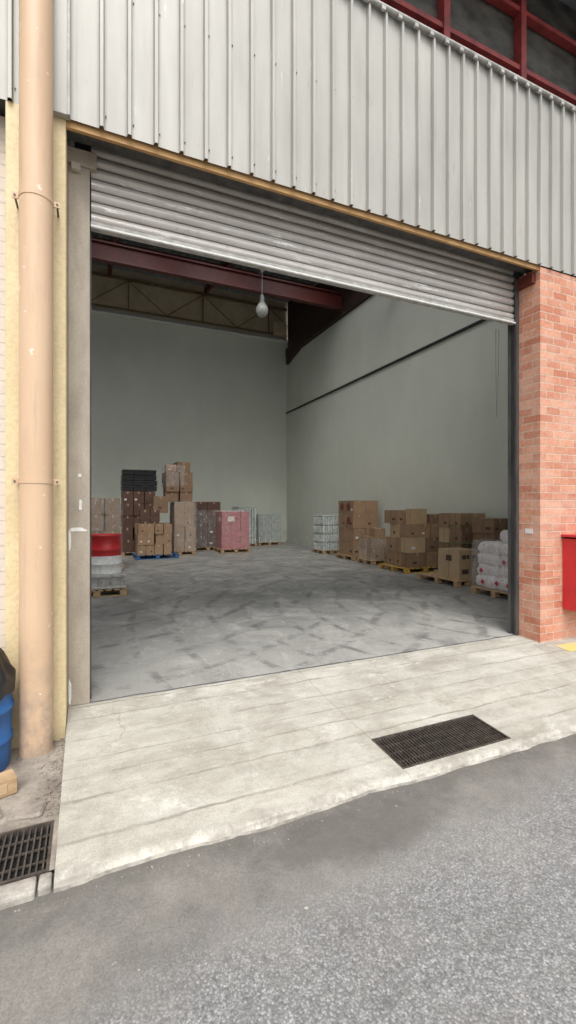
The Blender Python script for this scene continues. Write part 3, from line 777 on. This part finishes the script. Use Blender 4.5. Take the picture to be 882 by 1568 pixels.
# dark boxes + pink wrapped
pallet(3.55,4.65,Y(16.6),Y(17.6)); b=MB(); stack(b,3.6,4.6,Y(16.65),Y(17.5),PT,4,2,2,.42,"ctnd",jit=.01); film(b,3.58,4.62,Y(16.62),Y(17.53),PT,1.5); b.obj("cardboard_box_stack")
pallet(4.25,5.35,Y(15.4),Y(16.4))
b=MB()
for r in range(6):
    for i in range(3):
        for j in range(3):
            xa=4.30+i*.335+R.uniform(-.01,.01); ya=Y(15.45)+j*.30; b.box(xa,xa+.325,ya,ya+.29,PT+r*.22+.002,PT+(r+1)*.22-.004,"pink")
b.box(4.5,4.75,Y(15.435),Y(15.444),1.1,1.28,"label"); b.box(4.285,4.295,Y(15.6),Y(15.85),1.1,1.25,"label")
film(b,4.27,5.34,Y(15.42),Y(16.38),PT,1.50); b.obj("wrapped_goods_stack",bevel=.01)
def bottles(x0,x1,y0,y1,rows):
    pallet(x0,x1,y0,y1)
    b=MB(); 
    for r in range(rows):
        z=PT+r*.30
        nx=int((x1-x0)/.1); ny=int((y1-y0)/.1)
        for i in range(nx):
            for j in range(ny):
                if 0<i<nx-1 and 0<j<ny-1: continue
                cx=x0+.05+i*(x1-x0-.02)/nx; cy=y0+.05+j*(y1-y0-.02)/ny
                b.cyl((cx,cy,z),(cx,cy,z+.2),.043,"bottle",8,caps=False); b.cyl((cx,cy,z+.2),(cx,cy,z+.27),.043,"bottle",8,r1=.016)
        b.box(x0+.01,x1-.01,y0+.01,y1-.01,z+.275,z+.292,"bottle")
    film(b,x0,x1,y0,y1,PT,PT+rows*.30+.02); b.obj("bottled_water_stack")
bottles(5.55,6.35,Y(17.5),Y(18.5),5); bottles(6.55,7.55,Y(17.9),Y(18.9),4)
bottles(7.35,8.05,Y(13.7),Y(14.5),4)
# right wall: tall cartons
pallet(7.25,8.25,Y(11.65),Y(12.65))
b=MB(); stack(b,7.3,8.2,Y(11.7),Y(12.6),PT,4,2,2,.42,"ctn1",jit=.006)
for (yy,zz_) in ((Y(11.95),1.62),(Y(12.33),1.62),(Y(11.95),1.2)):
    n=20; b.quad([(7.282,yy+.11*math.cos(2*math.pi*i/n),zz_+.11*math.sin(2*math.pi*i/n)) for i in range(n)],"ctnd")
    b.quad([(7.280,yy+.07*math.cos(2*math.pi*i/n),zz_+.07*math.sin(2*math.pi*i/n)) for i in range(n)],"inkred")
    b.quad([(7.278,yy+.045*math.cos(2*math.pi*i/n),zz_+.045*math.sin(2*math.pi*i/n)) for i in range(n)],"ink")
b.obj("cardboard_box_stack")
pallet(7.2,8.1,Y(10.55),Y(11.35)); b=MB(); stack(b,7.25,8.05,Y(10.6),Y(11.3),PT,2,2,2,.32); film(b,7.23,8.07,Y(10.58),Y(11.32),PT,.72); carton(b,7.4,7.75,Y(10.7),Y(11.05),PT+.64,PT+.88); b.obj("cardboard_box_stack")
# broad stack on yellow pallet
pallet(7.0,8.25,Y(8.85),Y(9.95),"palyel"); 
b=MB(); stack(b,7.12,8.2,Y(8.9),Y(9.8),PT,2,2,3,.36); stack(b,7.18,8.2,Y(8.95),Y(9.75),PT+.72,1,3,2,.34)
stack(b,7.15,7.95,Y(9.35),Y(9.95),PT+1.06,1,2,1,.34,"ctn1"); carton(b,7.35,7.75,Y(8.98),Y(9.32),PT+1.06,PT+1.44,"ctn3"); carton(b,7.85,8.2,Y(9.0),Y(9.4),PT+1.06,PT+1.30,"ctn2")
b.obj("cardboard_box_stack")
pallet(7.45,8.3,Y(7.5),Y(8.4)); b=MB(); stack(b,7.5,8.25,Y(7.6),Y(8.3),PT,4,2,2,.335); b.box(7.49,8.26,Y(7.58),Y(8.32),.79,.80,"green"); b.box(7.49,8.26,Y(7.58),Y(8.32),1.20,1.205,"green"); b.obj("cardboard_box_stack")
pallet(7.55,8.35,Y(6.75),Y(7.45)); b=MB(); stack(b,7.6,8.32,Y(6.8),Y(7.4),PT,4,2,1,.31,"ctn2"); b.obj("cardboard_box_stack")
pallet(6.75,7.45,Y(6.95),Y(8.15))
b=MB(); carton(b,6.85,7.42,Y(7.0),Y(7.6),PT,PT+.60,"ctn3",rot=0.02,label=False)
b.box(6.93,7.03,Y(6.99),Y(7.0),.55,.63,"ink"); b.box(7.06,7.12,Y(6.99),Y(7.0),.55,.63,"ink"); b.box(7.2,7.28,Y(6.99),Y(7.0),.5,.62,"ink")
b.box(6.838,6.846,Y(7.2),Y(7.35),.5,.62,"ink"); b.box(6.93,7.1,Y(6.99),Y(7.0),.25,.34,"ink")
b.obj("cardboard_box")
# white bags with hazard diamonds
pallet(6.58,7.72,Y(5.42),Y(6.42))
b=MB()
def bag(x0,x1,y0,y1,z0,z1):
    nu,nv=28,14; vs=[]; cx,cy,cz=(x0+x1)/2,(y0+y1)/2,(z0+z1)/2; e=.30
    def sp(v,p): return math.copysign(abs(v)**p,v)
    for j in range(nv+1):
        ph=-math.pi/2+math.pi*j/nv
        for i in range(nu):
            th=2*math.pi*i/nu
            x=sp(math.cos(ph),.4)*sp(math.cos(th),e); y=sp(math.cos(ph),.4)*sp(math.sin(th),e); z=sp(math.sin(ph),.7)
            d=1+.08*noise.noise(Vector((x*2.5+cx*5,y*2.5+cy*5,z*2.5+cz*7)))
            vs.append((cx+x*d*(x1-x0)/2,cy+y*d*(y1-y0)/2,cz+z*d*(z1-z0)/2))
    b.add(vs,[(j*nu+i,j*nu+(i+1)%nu,(j+1)*nu+(i+1)%nu,(j+1)*nu+i) for j in range(nv) for i in range(nu)],"bag",True)
for r in range(5):
    for i in range(2):
        for j in range(2):
            if r==4 and (i==0 and j==1): continue
            ox,oy=R.uniform(-.02,.02)+.03*r,R.uniform(-.02,.02)
            bag(6.64+i*.5+ox,7.16+i*.5+ox,Y(5.44)+j*.46+oy,Y(5.95)+j*.46+oy,PT+r*.20-.02,PT+(r+1)*.20+.04)
def diamond(yc,zc,s,x=6.62):
    b.quad([(x,yc-s,zc),(x,yc,zc+s),(x,yc+s,zc),(x,yc,zc-s)],"inkred")
for (yy,zz_,xx) in ((Y(5.60),.25,6.58),(Y(5.84),.26,6.58),(Y(6.15),.25,6.58),(Y(5.72),.64,6.62),(Y(6.2),.45,6.60)): diamond(yy,zz_,.05,xx)
film(b,6.60,7.75,Y(5.40),Y(6.44),PT,1.0)
b.obj("bag_stack")

# ------------------------------------------------------------------ sky, sun, camera
wd=bpy.data.worlds.new("World"); scene.world=wd; wd.use_nodes=True
nt=wd.node_tree; bgn=nt.nodes["Background"]
sk=N(nt,"ShaderNodeTexSky",sky_type="NISHITA"); sk.sun_disc=False
EL,AZ=math.radians(58),math.radians(195)
sk.sun_elevation=EL; sk.sun_rotation=AZ; sk.dust_density=4; sk.air_density=1
hs=N(nt,"ShaderNodeHueSaturation"); hs.inputs["Saturation"].default_value=.2; hs.inputs["Value"].default_value=1.85
nt.links.new(sk.outputs[0],hs.inputs["Color"]); nt.links.new(hs.outputs[0],bgn.inputs["Color"])
bgn.inputs["Strength"].default_value=.15
sun=bpy.data.lights.new("sun","SUN"); sun.energy=1.5; sun.angle=math.radians(30); sun.color=(1,.96,.90)
so_=bpy.data.objects.new("sun",sun); scene.collection.objects.link(so_)
sd_=Vector((math.sin(AZ)*math.cos(EL),math.cos(AZ)*math.cos(EL),math.sin(EL)))
so_.rotation_euler=sd_.to_track_quat("Z","Y").to_euler()
cam=bpy.data.cameras.new("camera"); co_=bpy.data.objects.new("camera",cam); scene.collection.objects.link(co_)
co_.location=(0,-D,1.6); co_.rotation_euler=(math.radians(90),0,math.radians(-23.8))
cam.sensor_fit="VERTICAL"; cam.sensor_height=36; cam.lens=16.0; cam.shift_y=-.0045
cam.clip_start=.05; cam.clip_end=1000
scene.camera=co_
scene.view_settings.view_transform="Standard"; scene.view_settings.look="None"; scene.view_settings.exposure=0
